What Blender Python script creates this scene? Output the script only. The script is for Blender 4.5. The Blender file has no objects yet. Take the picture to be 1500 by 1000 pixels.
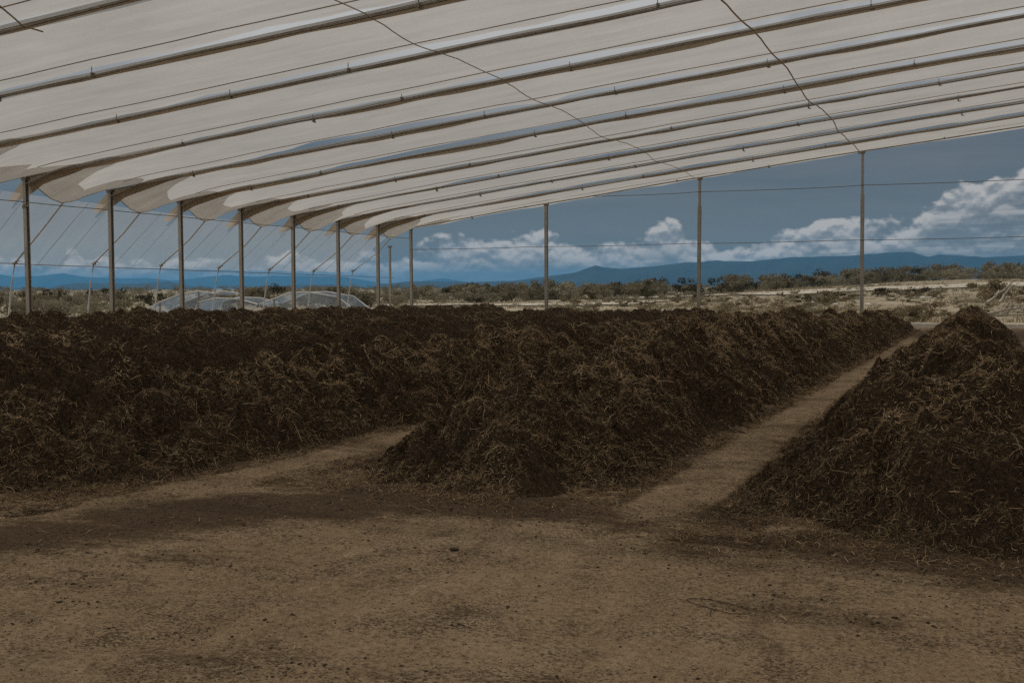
import bpy, math, random
import numpy as np
from mathutils import Vector, Matrix

random.seed(7)
RNG = np.random.default_rng(11)
SC = bpy.context.scene
COL = SC.collection

# ------------------------------------------------------------------ helpers
def link(o, parent=None):
    COL.objects.link(o)
    if parent is not None:
        o.parent = parent
    return o

def tag(o, label=None, cat=None, group=None, kind=None):
    if label: o['label'] = label
    if cat: o['category'] = cat
    if group: o['group'] = group
    if kind: o['kind'] = kind
    return o

def mesh_np(name, V, Fq=None, mats=(), smooth=True, tris=None, mat_idx=None, attrs=None):
    """mesh from numpy vertices + quads (+ triangles)"""
    me = bpy.data.meshes.new(name)
    V = np.asarray(V, np.float32)
    loops = []; sizes = []
    if Fq is not None and len(Fq):
        Fq = np.asarray(Fq, np.int32); loops.append(Fq.ravel()); sizes.append(np.full(len(Fq), 4, np.int32))
    if tris is not None and len(tris):
        tris = np.asarray(tris, np.int32); loops.append(tris.ravel()); sizes.append(np.full(len(tris), 3, np.int32))
    L = np.concatenate(loops); S = np.concatenate(sizes)
    me.vertices.add(len(V)); me.vertices.foreach_set('co', V.ravel())
    me.loops.add(len(L)); me.loops.foreach_set('vertex_index', L)
    me.polygons.add(len(S))
    st = np.zeros(len(S), np.int32); st[1:] = np.cumsum(S)[:-1]
    me.polygons.foreach_set('loop_start', st)
    me.polygons.foreach_set('loop_total', S)
    for m in mats: me.materials.append(m)
    if mat_idx is not None: me.polygons.foreach_set('material_index', np.asarray(mat_idx, np.int32))
    me.polygons.foreach_set('use_smooth', np.full(len(S), bool(smooth)))
    if attrs:
        for k, a in attrs.items():
            at = me.attributes.new(k, 'FLOAT', 'POINT'); at.data.foreach_set('value', np.asarray(a, np.float32))
    me.update(calc_edges=True)
    return me

class MB:
    """collects boxes, tubes and polygons into one mesh"""
    def __init__(s): s.v = []; s.f = []; s.m = []
    def add(s, V, F, mi=0):
        n = len(s.v); s.v += [tuple(p) for p in V]; s.f += [tuple(n + i for i in f) for f in F]; s.m += [mi] * len(F)
    def box(s, c, d, mi=0, rz=0.0):
        cx, cy, cz = c; a, b, h = d[0] / 2, d[1] / 2, d[2] / 2
        P = []
        for z in (-h, h):
            for x, y in ((-a, -b), (a, -b), (a, b), (-a, b)):
                P.append((cx + x * math.cos(rz) - y * math.sin(rz), cy + x * math.sin(rz) + y * math.cos(rz), cz + z))
        s.add(P, [(3, 2, 1, 0), (4, 5, 6, 7), (0, 1, 5, 4), (1, 2, 6, 5), (2, 3, 7, 6), (3, 0, 4, 7)], mi)
    def tube(s, pts, r, n=6, mi=0, cap=True):
        pts = [Vector(p) for p in pts]
        rs = r if hasattr(r, '__len__') else [r] * len(pts)
        V = []; F = []
        for i, p in enumerate(pts):
            t = (pts[min(i + 1, len(pts) - 1)] - pts[max(i - 1, 0)]).normalized()
            up = Vector((0, 0, 1)) if abs(t.z) < .9 else Vector((1, 0, 0))
            a = t.cross(up).normalized(); b = a.cross(t).normalized()
            for k in range(n):
                an = 2 * math.pi * (k + .5) / n
                V.append(p + (a * math.cos(an) + b * math.sin(an)) * rs[i])
        for i in range(len(pts) - 1):
            for k in range(n):
                F.append((i * n + k, i * n + (k + 1) % n, (i + 1) * n + (k + 1) % n, (i + 1) * n + k))
        if cap:
            F.append(tuple(range(n))); F.append(tuple((len(pts) - 1) * n + k for k in reversed(range(n))))
        s.add(V, F, mi)
    def prism(s, poly, z0, z1, mi=0, off=(0, 0)):
        n = len(poly)
        V = [(x + off[0], y + off[1], z0) for x, y in poly] + [(x + off[0], y + off[1], z1) for x, y in poly]
        F = [tuple(reversed(range(n))), tuple(range(n, 2 * n))] + [(i, (i + 1) % n, n + (i + 1) % n, n + i) for i in range(n)]
        s.add(V, F, mi)
    def build(s, name, mats, parent=None, smooth=False, loc=(0, 0, 0)):
        me = bpy.data.meshes.new(name); me.from_pydata(s.v, [], s.f)
        for m in (mats if isinstance(mats, (list, tuple)) else [mats]): me.materials.append(m)
        me.polygons.foreach_set('material_index', s.m)
        me.polygons.foreach_set('use_smooth', [smooth] * len(s.f))
        me.update()
        o = bpy.data.objects.new(name, me); o.location = loc
        return link(o, parent)

# ---- numpy noise
def _hash(ix, iy, iz, seed):
    h = (ix.astype(np.int64) * 374761393 + iy.astype(np.int64) * 668265263 + iz.astype(np.int64) * 2147483647 + seed * 974634777)
    h = (h ^ (h >> 13)) * 1274126177
    h = h & 0x7fffffff
    h = (h ^ (h >> 16)) * 60493
    return ((h & 0xffffff) / float(0xffffff))

def noise(x, y, z=0.0, seed=0):
    x = np.asarray(x, float); y = np.asarray(y, float) + 0 * x; z = np.asarray(z, float) + 0 * x
    ix, iy, iz = np.floor(x), np.floor(y), np.floor(z)
    fx, fy, fz = x - ix, y - iy, z - iz
    ux, uy, uz = [f * f * f * (f * (f * 6 - 15) + 10) for f in (fx, fy, fz)]
    ix, iy, iz = ix.astype(np.int64), iy.astype(np.int64), iz.astype(np.int64)
    r = 0
    for a in (0, 1):
        for b in (0, 1):
            for c in (0, 1):
                w = (ux if a else 1 - ux) * (uy if b else 1 - uy) * (uz if c else 1 - uz)
                r = r + w * _hash(ix + a, iy + b, iz + c, seed)
    return r * 2 - 1

def fbm(x, y, z=0.0, oct=4, seed=0, gain=.5):
    r = 0; a = 1.0; k = 1.0; t = 0
    for o in range(oct):
        r = r + a * noise(np.asarray(x) * k, np.asarray(y) * k, np.asarray(z) * k, seed + o * 17); t += a
        a *= gain; k *= 2.03
    return r / t

def sstep(a, b, x):
    t = np.clip((np.asarray(x, float) - a) / (b - a), 0, 1); return t * t * (3 - 2 * t)

def grid_quads(nu, nv):
    i = np.arange(nu - 1)[:, None] * nv + np.arange(nv - 1)[None, :]
    return np.stack([i, i + nv, i + nv + 1, i + 1], -1).reshape(-1, 4)

# ------------------------------------------------------------------ materials
def mat(name):
    m = bpy.data.materials.new(name); m.use_nodes = True
    nt = m.node_tree; nt.nodes.clear()
    return m, nt, nt.nodes.new('ShaderNodeOutputMaterial')

def N(nt, typ, **kw):
    n = nt.nodes.new(typ)
    for k, v in kw.items():
        if k == 'inp':
            for a, b in v.items():
                if hasattr(b, 'is_output'): nt.links.new(b, n.inputs[a])
                else: n.inputs[a].default_value = b
        else: setattr(n, k, v)
    return n

def math_(nt, op, a, b=None, c=None, clamp=False):
    n = nt.nodes.new('ShaderNodeMath'); n.operation = op; n.use_clamp = clamp
    for i, v in enumerate((a, b, c)):
        if v is None: continue
        if hasattr(v, 'is_output'): nt.links.new(v, n.inputs[i])
        else: n.inputs[i].default_value = v
    return n.outputs[0]

def mixc(nt, f, a, b, mode='MIX'):
    n = nt.nodes.new('ShaderNodeMix'); n.data_type = 'RGBA'; n.blend_type = mode
    for k, v in ((0, f), (6, a), (7, b)):
        if hasattr(v, 'is_output'): nt.links.new(v, n.inputs[k])
        else: n.inputs[k].default_value = (*v, 1) if (k > 0 and len(v) == 3) else v
    return n.outputs[2]

def ramp(nt, fac, stops, interp='LINEAR'):
    n = nt.nodes.new('ShaderNodeValToRGB'); n.color_ramp.interpolation = interp
    e = n.color_ramp.elements
    while len(e) < len(stops): e.new(.5)
    for el, (p, c) in zip(e, stops):
        el.position = p; el.color = (*c, 1) if hasattr(c, '__len__') else (c, c, c, 1)
    nt.links.new(fac, n.inputs[0]); return n.outputs[0]

def tex_noise(nt, vec, scale, detail=4, rough=.55, dist=0.0):
    n = N(nt, 'ShaderNodeTexNoise', inp={'Scale': scale, 'Detail': detail, 'Roughness': rough, 'Distortion': dist})
    if vec is not None: nt.links.new(vec, n.inputs['Vector'])
    return n.outputs[0]

def obj_co(nt):
    return nt.nodes.new('ShaderNodeTexCoord').outputs['Object']
def pos_co(nt):
    return nt.nodes.new('ShaderNodeNewGeometry').outputs['Position']
def scale_v(nt, v, s):
    n = N(nt, 'ShaderNodeMapping', inp={'Scale': s}); nt.links.new(v, n.inputs[0]); return n.outputs[0]

def principled(nt, out, col, rough=.8, metal=0.0, spec=.3, bump=None, bump_s=.3, bump_d=.02):
    p = N(nt, 'ShaderNodeBsdfPrincipled', inp={'Roughness': rough, 'Metallic': metal, 'Specular IOR Level': spec})
    if hasattr(col, 'is_output'): nt.links.new(col, p.inputs['Base Color'])
    else: p.inputs['Base Color'].default_value = (*col, 1)
    if bump is not None:
        b = N(nt, 'ShaderNodeBump', inp={'Strength': bump_s, 'Distance': bump_d, 'Height': bump})
        nt.links.new(b.outputs[0], p.inputs['Normal'])
    nt.links.new(p.outputs[0], out.inputs[0]); return p

def m_noise(name, c1, c2, scale, rough=.85, metal=0.0, spec=.3, bump_s=.2, detail=5, stretch=None):
    m, nt, out = mat(name)
    v = obj_co(nt)
    if stretch: v = scale_v(nt, v, stretch)
    n = tex_noise(nt, v, scale, detail)
    principled(nt, out, ramp(nt, n, [(.3, c1), (.7, c2)]), rough, metal, spec, n, bump_s)
    return m

def m_film(name, diff, trans, mix, clear=0.0, dirt=.17):
    """thin plastic sheeting: scatters part of the light back, lets the rest glow through"""
    m, nt, out = mat(name)
    v = pos_co(nt)
    n1 = tex_noise(nt, scale_v(nt, v, (.35, 1.2, 1.0)), 1.3, 5, .6)
    n2 = tex_noise(nt, scale_v(nt, v, (.25, 5.0, 1.0)), 1.0, 3, .6)
    d = math_(nt, 'ADD', math_(nt, 'MULTIPLY', n1, .6), math_(nt, 'MULTIPLY', n2, .4))
    f = ramp(nt, d, [(.35, 1 - dirt), (.62, 1.0)])
    cd = mixc(nt, 1.0, diff, f, 'MULTIPLY'); ct = mixc(nt, 1.0, trans, f, 'MULTIPLY')
    a = N(nt, 'ShaderNodeBsdfDiffuse'); b = N(nt, 'ShaderNodeBsdfTranslucent')
    nt.links.new(cd, a.inputs[0]); nt.links.new(ct, b.inputs[0])
    w1 = tex_noise(nt, scale_v(nt, v, (.55, 2.6, 1.0)), 1.0, 5, .62, 1.2); w2 = tex_noise(nt, scale_v(nt, v, (2.2, .5, 1.0)), .8, 4, .6, .8)
    wr = math_(nt, 'ADD', math_(nt, 'ABSOLUTE', math_(nt, 'SUBTRACT', w1, .5)), math_(nt, 'MULTIPLY', w2, .5))
    bp = N(nt, 'ShaderNodeBump', inp={'Strength': .55, 'Distance': .16, 'Height': wr})
    nt.links.new(bp.outputs[0], a.inputs['Normal']); nt.links.new(bp.outputs[0], b.inputs['Normal'])
    s = N(nt, 'ShaderNodeMixShader', inp={0: mix}); nt.links.new(a.outputs[0], s.inputs[1]); nt.links.new(b.outputs[0], s.inputs[2])
    o = s.outputs[0]
    if clear > 0:
        t = N(nt, 'ShaderNodeBsdfTransparent')
        s2 = N(nt, 'ShaderNodeMixShader', inp={0: clear}); nt.links.new(o, s2.inputs[1]); nt.links.new(t.outputs[0], s2.inputs[2]); o = s2.outputs[0]
    nt.links.new(o, out.inputs[0]); return m

M = {}
M['roof'] = m_film('translucent_roof_film', (.62, .60, .565), (.63, .605, .565), .58, clear=.12)
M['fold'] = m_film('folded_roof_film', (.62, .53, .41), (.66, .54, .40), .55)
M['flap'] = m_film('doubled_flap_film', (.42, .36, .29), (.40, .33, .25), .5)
M['rope'] = m_noise('weathered_rope', (.42, .32, .20), (.58, .46, .30), 30)
M['hem'] = m_noise('hem_cord', (.24, .18, .11), (.34, .26, .165), 20)
M['clear'] = m_film('clear_side_film', (.80, .80, .80), (.80, .78, .75), .55, clear=.76)
M['milky'] = m_film('milky_tunnel_film', (.42, .53, .66), (.42, .52, .64), .5, clear=.68)
M['galv'] = m_noise('galvanised_steel', (.33, .30, .255), (.50, .47, .42), 6, rough=.5, metal=.35, spec=.5, bump_s=.05, stretch=(1, 1, .25))
M['dark_steel'] = m_noise('dark_steel', (.22, .19, .15), (.34, .30, .25), 8, rough=.6, metal=.4, bump_s=.05)
M['wire'] = m_noise('steel_wire', (.16, .15, .13), (.25, .24, .22), 8, rough=.5, metal=.6)
M['pipe'] = m_noise('white_plastic_pipe', (.42, .42, .41), (.58, .58, .57), 9, rough=.5)
M['concrete'] = m_noise('pale_concrete', (.50, .47, .43), (.66, .64, .60), 3, bump_s=.1)
M['deadwood'] = m_noise('bleached_dead_wood', (.24, .20, .15), (.40, .345, .275), 5, stretch=(1, 1, 1))
M['stone'] = m_noise('pale_field_stone', (.38, .34, .29), (.55, .51, .45), 3)
M['clod'] = m_noise('dark_clod', (.035, .024, .014), (.10, .070, .042), 40)

def m_bagasse():
    m, nt, out = mat('dark_bagasse')
    v = obj_co(nt)
    n = tex_noise(nt, v, 22, 6, .7); n2 = tex_noise(nt, v, 3, 3)
    c = ramp(nt, n, [(.32, (.014, .010, .006)), (.52, (.058, .038, .021)), (.72, (.145, .098, .055))])
    sp = tex_noise(nt, v, 85, 3, .7)
    c = mixc(nt, ramp(nt, sp, [(.54, 0.0), (.68, .7)]), c, (.15, .108, .065))
    c = mixc(nt, ramp(nt, n2, [(.4, 0.0), (.7, .35)]), c, (.04, .029, .018))
    principled(nt, out, c, .95, spec=.1, bump=n, bump_s=1.0, bump_d=.03); return m
def m_fibre():
    m, nt, out = mat('agave_fibre')
    a = N(nt, 'ShaderNodeAttribute', attribute_name='tone').outputs['Fac']
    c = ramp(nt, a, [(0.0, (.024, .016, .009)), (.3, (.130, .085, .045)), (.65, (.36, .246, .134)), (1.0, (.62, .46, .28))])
    principled(nt, out, c, .85, spec=.15); return m
M['bagasse'] = m_bagasse(); M['fibre'] = m_fibre()

def m_floor():
    m, nt, out = mat('packed_dirt_floor')
    v = pos_co(nt)
    big = tex_noise(nt, v, .55, 5, .6); mid = tex_noise(nt, scale_v(nt, v, (2.6, .55, 1)), 1.9, 6, .65)
    fine = tex_noise(nt, v, 26, 5, .7); grit = tex_noise(nt, v, 95, 3, .6)
    c = ramp(nt, big, [(.30, (.30, .208, .122)), (.5, (.40, .284, .172)), (.70, (.49, .362, .230))])
    c = mixc(nt, ramp(nt, mid, [(.40, 0.0), (.66, .55)]), c, (.27, .183, .104))
    c = mixc(nt, ramp(nt, mid, [(.27, .55), (.40, 0.0)]), c, (.60, .465, .305))
    fleck = tex_noise(nt, scale_v(nt, v, (1, 1.25, 1)), 48, 3, .62); patch = tex_noise(nt, v, 1.7, 4, .65)
    thr = math_(nt, 'ADD', fleck, math_(nt, 'MULTIPLY', math_(nt, 'SUBTRACT', patch, .5), .55))
    c = mixc(nt, ramp(nt, fine, [(.36, .45), (.50, 0.0)]), c, (.54, .41, .265))
    c = mixc(nt, ramp(nt, fine, [(.50, 0.0), (.66, .62)]), c, (.19, .132, .080))
    c = mixc(nt, ramp(nt, thr, [(.545, 0.0), (.62, .85)]), c, (.095, .063, .037))
    c = mixc(nt, ramp(nt, grit, [(.56, 0.0), (.66, .6)]), c, (.12, .082, .048))
    c = mixc(nt, ramp(nt, grit, [(.32, .5), (.42, 0.0)]), c, (.54, .46, .36))
    # damp, crumb-covered stains with a shape of their own
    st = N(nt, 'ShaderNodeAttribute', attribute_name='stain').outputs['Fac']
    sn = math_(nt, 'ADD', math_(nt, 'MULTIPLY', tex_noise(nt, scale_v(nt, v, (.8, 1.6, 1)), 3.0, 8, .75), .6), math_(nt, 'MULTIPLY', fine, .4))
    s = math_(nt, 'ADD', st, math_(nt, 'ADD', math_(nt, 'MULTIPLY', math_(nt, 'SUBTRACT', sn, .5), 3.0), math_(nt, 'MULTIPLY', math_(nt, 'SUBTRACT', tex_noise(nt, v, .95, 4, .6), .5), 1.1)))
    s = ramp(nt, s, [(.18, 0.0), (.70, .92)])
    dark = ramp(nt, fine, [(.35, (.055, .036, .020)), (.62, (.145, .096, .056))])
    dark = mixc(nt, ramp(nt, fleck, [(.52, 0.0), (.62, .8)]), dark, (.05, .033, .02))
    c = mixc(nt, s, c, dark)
    h = math_(nt, 'ADD', math_(nt, 'MULTIPLY', fine, .5), math_(nt, 'MULTIPLY', fleck, .5))
    principled(nt, out, c, .95, spec=.1, bump=h, bump_s=.8, bump_d=.03); return m
M['floor'] = m_floor()

def m_field():
    m, nt, out = mat('dry_field')
    v = pos_co(nt)
    big = tex_noise(nt, v, .05, 5, .6); mid = tex_noise(nt, v, .35, 6, .65); fine = tex_noise(nt, v, 2.5, 4, .7)
    c = ramp(nt, big, [(.35, (.25, .205, .135)), (.65, (.36, .305, .22))])
    c = mixc(nt, ramp(nt, mid, [(.45, 0.0), (.65, .7)]), c, (.20, .165, .095))
    c = mixc(nt, ramp(nt, fine, [(.5, 0.0), (.7, .5)]), c, (.16, .125, .07))
    principled(nt, out, c, .95, spec=.1, bump=fine, bump_s=.5, bump_d=.1); return m
M['field'] = m_field()
M['road'] = m_noise('pale_dirt_road', (.36, .31, .24), (.46, .405, .325), .8)
M['grass'] = m_noise('dry_grass_blades', (.20, .16, .09), (.38, .31, .20), .6)

def m_leaf(name, c1, c2):
    m, nt, out = mat(name)
    r = nt.nodes.new('ShaderNodeObjectInfo').outputs['Random']
    n = tex_noise(nt, obj_co(nt), 1.6, 4)
    c = mixc(nt, ramp(nt, n, [(.35, 0.0), (.65, 1.0)]), c1, c2)
    c = mixc(nt, math_(nt, 'MULTIPLY', r, .5), c, tuple(x * .55 for x in c1))
    a = N(nt, 'ShaderNodeBsdfDiffuse'); b = N(nt, 'ShaderNodeBsdfTranslucent')
    nt.links.new(c, a.inputs[0]); nt.links.new(c, b.inputs[0])
    s = N(nt, 'ShaderNodeMixShader', inp={0: .25}); nt.links.new(a.outputs[0], s.inputs[1]); nt.links.new(b.outputs[0], s.inputs[2])
    nt.links.new(s.outputs[0], out.inputs[0]); return m
M['leaf_sage'] = m_leaf('sage_leaves', (.21, .19, .125), (.33, .295, .205))
M['leaf_olive'] = m_leaf('olive_leaves', (.15, .13, .08), (.25, .215, .14))
M['leaf_dark'] = m_leaf('dark_leaves', (.055, .048, .026), (.105, .088, .046))
M['leaf_dry'] = m_leaf('dry_leaves', (.20, .155, .09), (.30, .24, .15))
M['bark'] = m_noise('bark', (.06, .045, .03), (.12, .09, .06), 6)
M['mount'] = m_noise('mountain_scrub', (.008, .018, .024), (.016, .030, .034), .004, rough=.95)

# ------------------------------------------------------------------ layout numbers (metres; the rows run along +Y)
XL = -26.45                     # the left row of posts
D = 3.34                        # bay length
Y0 = 23.88                      # first post seen on the left
YE = Y0 + 7 * D - .19           # the far open end
def bayY(i): return Y0 + i * D if i < 7 else YE
_ys = [-30, 10.5, 13.85, 17.2, 20.54, 23.88, 30.6, 37.2, YE]
def eave(Y): return float(np.interp(Y, _ys, [5.38, 5.38, 5.36, 5.33, 5.20, 5.06, 4.84, 4.72, 4.67]))
def kk(Y): return float(np.interp(Y, _ys, [.078, .078, .080, .085, .096, .105, .114, .124, .134]))
def cc(Y): return float(np.interp(Y, _ys, [.0002, .0002, .0002, .0002, .0002, .0002, .0003, .0004, .0006]))
XR = 13.0                       # ridge
def roofz(X, Y):
    d = min(X, 2 * XR - X) - XL if X > XR else X - XL
    return eave(Y) + kk(Y) * d - cc(Y) * d * d
def roofz_np(X, Y):
    X = np.where(X > XR, 2 * XR - X, X); d = X - XL
    return np.interp(Y, _ys, [eave(y) for y in _ys]) + np.interp(Y, _ys, [kk(y) for y in _ys]) * d - np.interp(Y, _ys, [cc(y) for y in _ys]) * d * d

# ------------------------------------------------------------------ terrain
def terr(X, Y):
    X = np.asarray(X, float); Y = np.asarray(Y, float)
    rise = 2.7 * sstep(-62, 0, X) * sstep(58, 205, Y)
    r = np.hypot(X, Y)
    rise = rise * (1 - sstep(600, 2200, r))
    b = .22 * fbm(X * .07, Y * .07, 0, 3, 5) * sstep(52, 75, Y)
    b2 = .22 * fbm(X * .07, Y * .07, 0, 3, 5) * sstep(34, 60, -X)
    return rise + np.maximum(np.abs(b), np.abs(b2)) * np.sign(b + b2) * (1 - sstep(900, 2500, r)) - .01

def build_ground():
    nr, na = 150, 260
    r = np.concatenate([[0.0], np.geomspace(2, 13000, nr - 1)])
    a = np.linspace(0, 2 * np.pi, na)
    Rr, A = np.meshgrid(r, a, indexing='ij')
    X = Rr * np.sin(A); Y = Rr * np.cos(A)
    Z = terr(X, Y)
    inside = (Y < YE + .6) & (X > -29.5)
    Z = np.where(inside, -.03, Z)
    V = np.stack([X, Y, Z], -1).reshape(-1, 3)
    o = link(bpy.data.objects.new('ground', mesh_np('ground', V, grid_quads(nr, na)[:, ::-1], [M['field']])))
    tag(o, kind='structure')
build_ground()

# windrows: name -> centre line, half width, start, end, height
ROWS = [
 dict(cx=[(6, -.06), (9, -.11), (14, -.46), (30, -.82), (46, -.92)], hw=[(6, 1.70), (14, 1.48), (30, 1.25), (46, 1.12)], y0=7.40, y1=44.9, nose=1.75, h=[(6, .92), (9.4, .92), (10.8, .84), (12.4, .96), (14.5, .84), (17, .92), (30, .95), (46, .86)], seed=3,
      label='dark bagasse windrow at the right picture edge, largest in the foreground'),
 dict(cx=[(7, -4.34), (11, -4.27), (30, -4.1), (46, -3.86)], hw=[(7, 1.46), (11, 1.36), (30, 1.18), (46, .98)], y0=7.95, y1=44.4, nose=1.85, tip=.13, h=[(7, .62), (9.8, .62), (10.8, .56), (12.4, .80), (14, .84), (16, .90), (20, .96), (30, .93), (40, .82), (46, .78)], seed=9, dry=.08,
      label='dark bagasse windrow in the middle, its rounded near end out on the open floor'),
 dict(cx=[(5, -8.75), (9, -8.3), (30, -7.5), (46, -7.0)], hw=[(5, 1.8), (9, 1.58), (30, 1.3), (46, 1.15)], y0=6.2, y1=44.6, nose=2.35, tip=.04, h=[(5, .84), (9, .88), (10.2, .68), (11.5, .82), (13, .74), (15, .86), (20, .88), (30, .90), (40, .80), (46, .68)], seed=21, dry=.04,
      label='large dark bagasse windrow left of the middle one, its foot reaching the left picture edge'),
 dict(cx=[(5, -11.9), (46, -11.0)], hw=[(5, 1.65), (46, 1.3)], y0=6.5, y1=45.0, h=[(5, .92), (30, .95), (46, .80)], seed=33, dry=-.26,
      label='dark bagasse windrow directly behind the large left one, only its upper half showing'),
 dict(cx=[(5, -15.0), (46, -13.9)], hw=[(5, 1.65), (46, 1.3)], y0=8, y1=44.6, h=[(5, .95), (30, .95), (46, .66)], seed=41, dry=.02,
      label='dark bagasse windrow with a patch of pale dry fibre on top at its left end'),
 dict(cx=[(5, -18.2), (46, -16.9)], hw=[(5, 1.65), (46, 1.35)], y0=10, y1=45.0, h=[(5, 1.0), (25, 1.03), (46, .78)], seed=55, dry=-.20,
      label='low dark bagasse windrow, the second one in from the row of left posts'),
 dict(cx=[(5, -21.9), (46, -20.6)], hw=[(5, 1.8), (46, 1.6)], y0=13, y1=45.2, h=[(5, 1.08), (25, 1.1), (46, .92)], seed=67, dry=-.03,
      label='farthest dark bagasse windrow, running along the foot of the left posts'),
]

def row_fn(w, s, t, want_pit=False):
    """height of a windrow at along-position s and cross-position t (in half widths)"""
    sd = w['seed']
    cx = np.interp(s, *zip(*w['cx'])); hw = np.interp(s, *zip(*w['hw'])); h = np.interp(s, *zip(*w['h']))
    x = cx + t * hw
    # a fresh bucket load tipped on the near end
    tip = w.get('tip', 0) * np.exp(-((s - w['y0'] - w.get('nose', 1.5) - .15) / .55) ** 2 - (t / .55) ** 2)
    nose = w.get('nose', 1.5); ys = w['y0'] + nose; ye = w['y1'] - hw * .75
    d = np.maximum(np.maximum((ys - s) / nose, (s - ye) / (hw * .85)), 0)
    r = np.hypot(d, t) * 1.07
    r = r * (1 + .10 * noise(x * .9, s * .9, 0, sd) + .05 * noise(x * 2.6, s * 2.6, 0, sd + 1))
    rr = np.sqrt(r * r + .022) - .10
    prof = np.sign(1 - rr) * np.abs((1 - rr) / .952) ** 1.12
    hump = 1 + .06 * noise(s * .62, 0 * s, 0, sd + 2) + .05 * noise(s * 1.25 + t * .4, t * .6, 0, sd + 3)
    z = (h - (.10 if abs(w['cx'][0][1]) < 9.5 else .06) - .03 * sstep(14, 40, s)) * hump * prof + tip
    m = sstep(-.02, .22, prof)
    warp = .5 * noise(x * 1.1, s * 1.1, 2, sd + 4)
    riv = noise(s * 2.2 + warp * 2 + np.abs(t) * .8, t * 1.1, 0, sd + 5)
    bl = lambda n: np.sqrt(n * n + .004)
    b1 = bl(noise(x * 1.7 + warp, s * 2.7 + warp, 0, sd + 7)); b2 = bl(noise(x * 4.1 + warp, s * 5.6, 0, sd + 8)); b3 = bl(noise(x * 10 , s * 12, 0, sd + 9))
    big = sstep(.12, .55, noise(x * 1.25 + warp * .3, s * 1.5, 4, sd + 20))
    amp = (.88 if abs(w['cx'][0][1]) < 9.5 else .62) * np.interp(s, [11, 26], [1.0, .62])
    z = z + m * amp * (-.06 * big + .08 * riv + .16 * (bl(noise(x * .9 + warp, s * 1.25, 0, sd + 23)) - .25) + .42 * (b1 - .27) + .27 * (b2 - .26) + .12 * (b3 - .26) + .022 * noise(x * 30, s * 30, 0, sd + 13))
    pit = 1 - sstep(.30, 1.05, (b1 * .40 + b2 * .38 + b3 * .22) / .27) + .5 * big + .55 * sstep(.08, .5, noise(s * 3.6 + warp * 2.2 + np.abs(t) * 1.1, t * 1.0 + x * .3, 6, sd + 24))
    z = z + sstep(-.12, .05, prof) * (.018 * noise(x * 34, s * 34, 0, sd + 10) + .02 * noise(x * 13, s * 13, 0, sd + 12))
    return (x, z, pit) if want_pit else (x, z)

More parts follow.
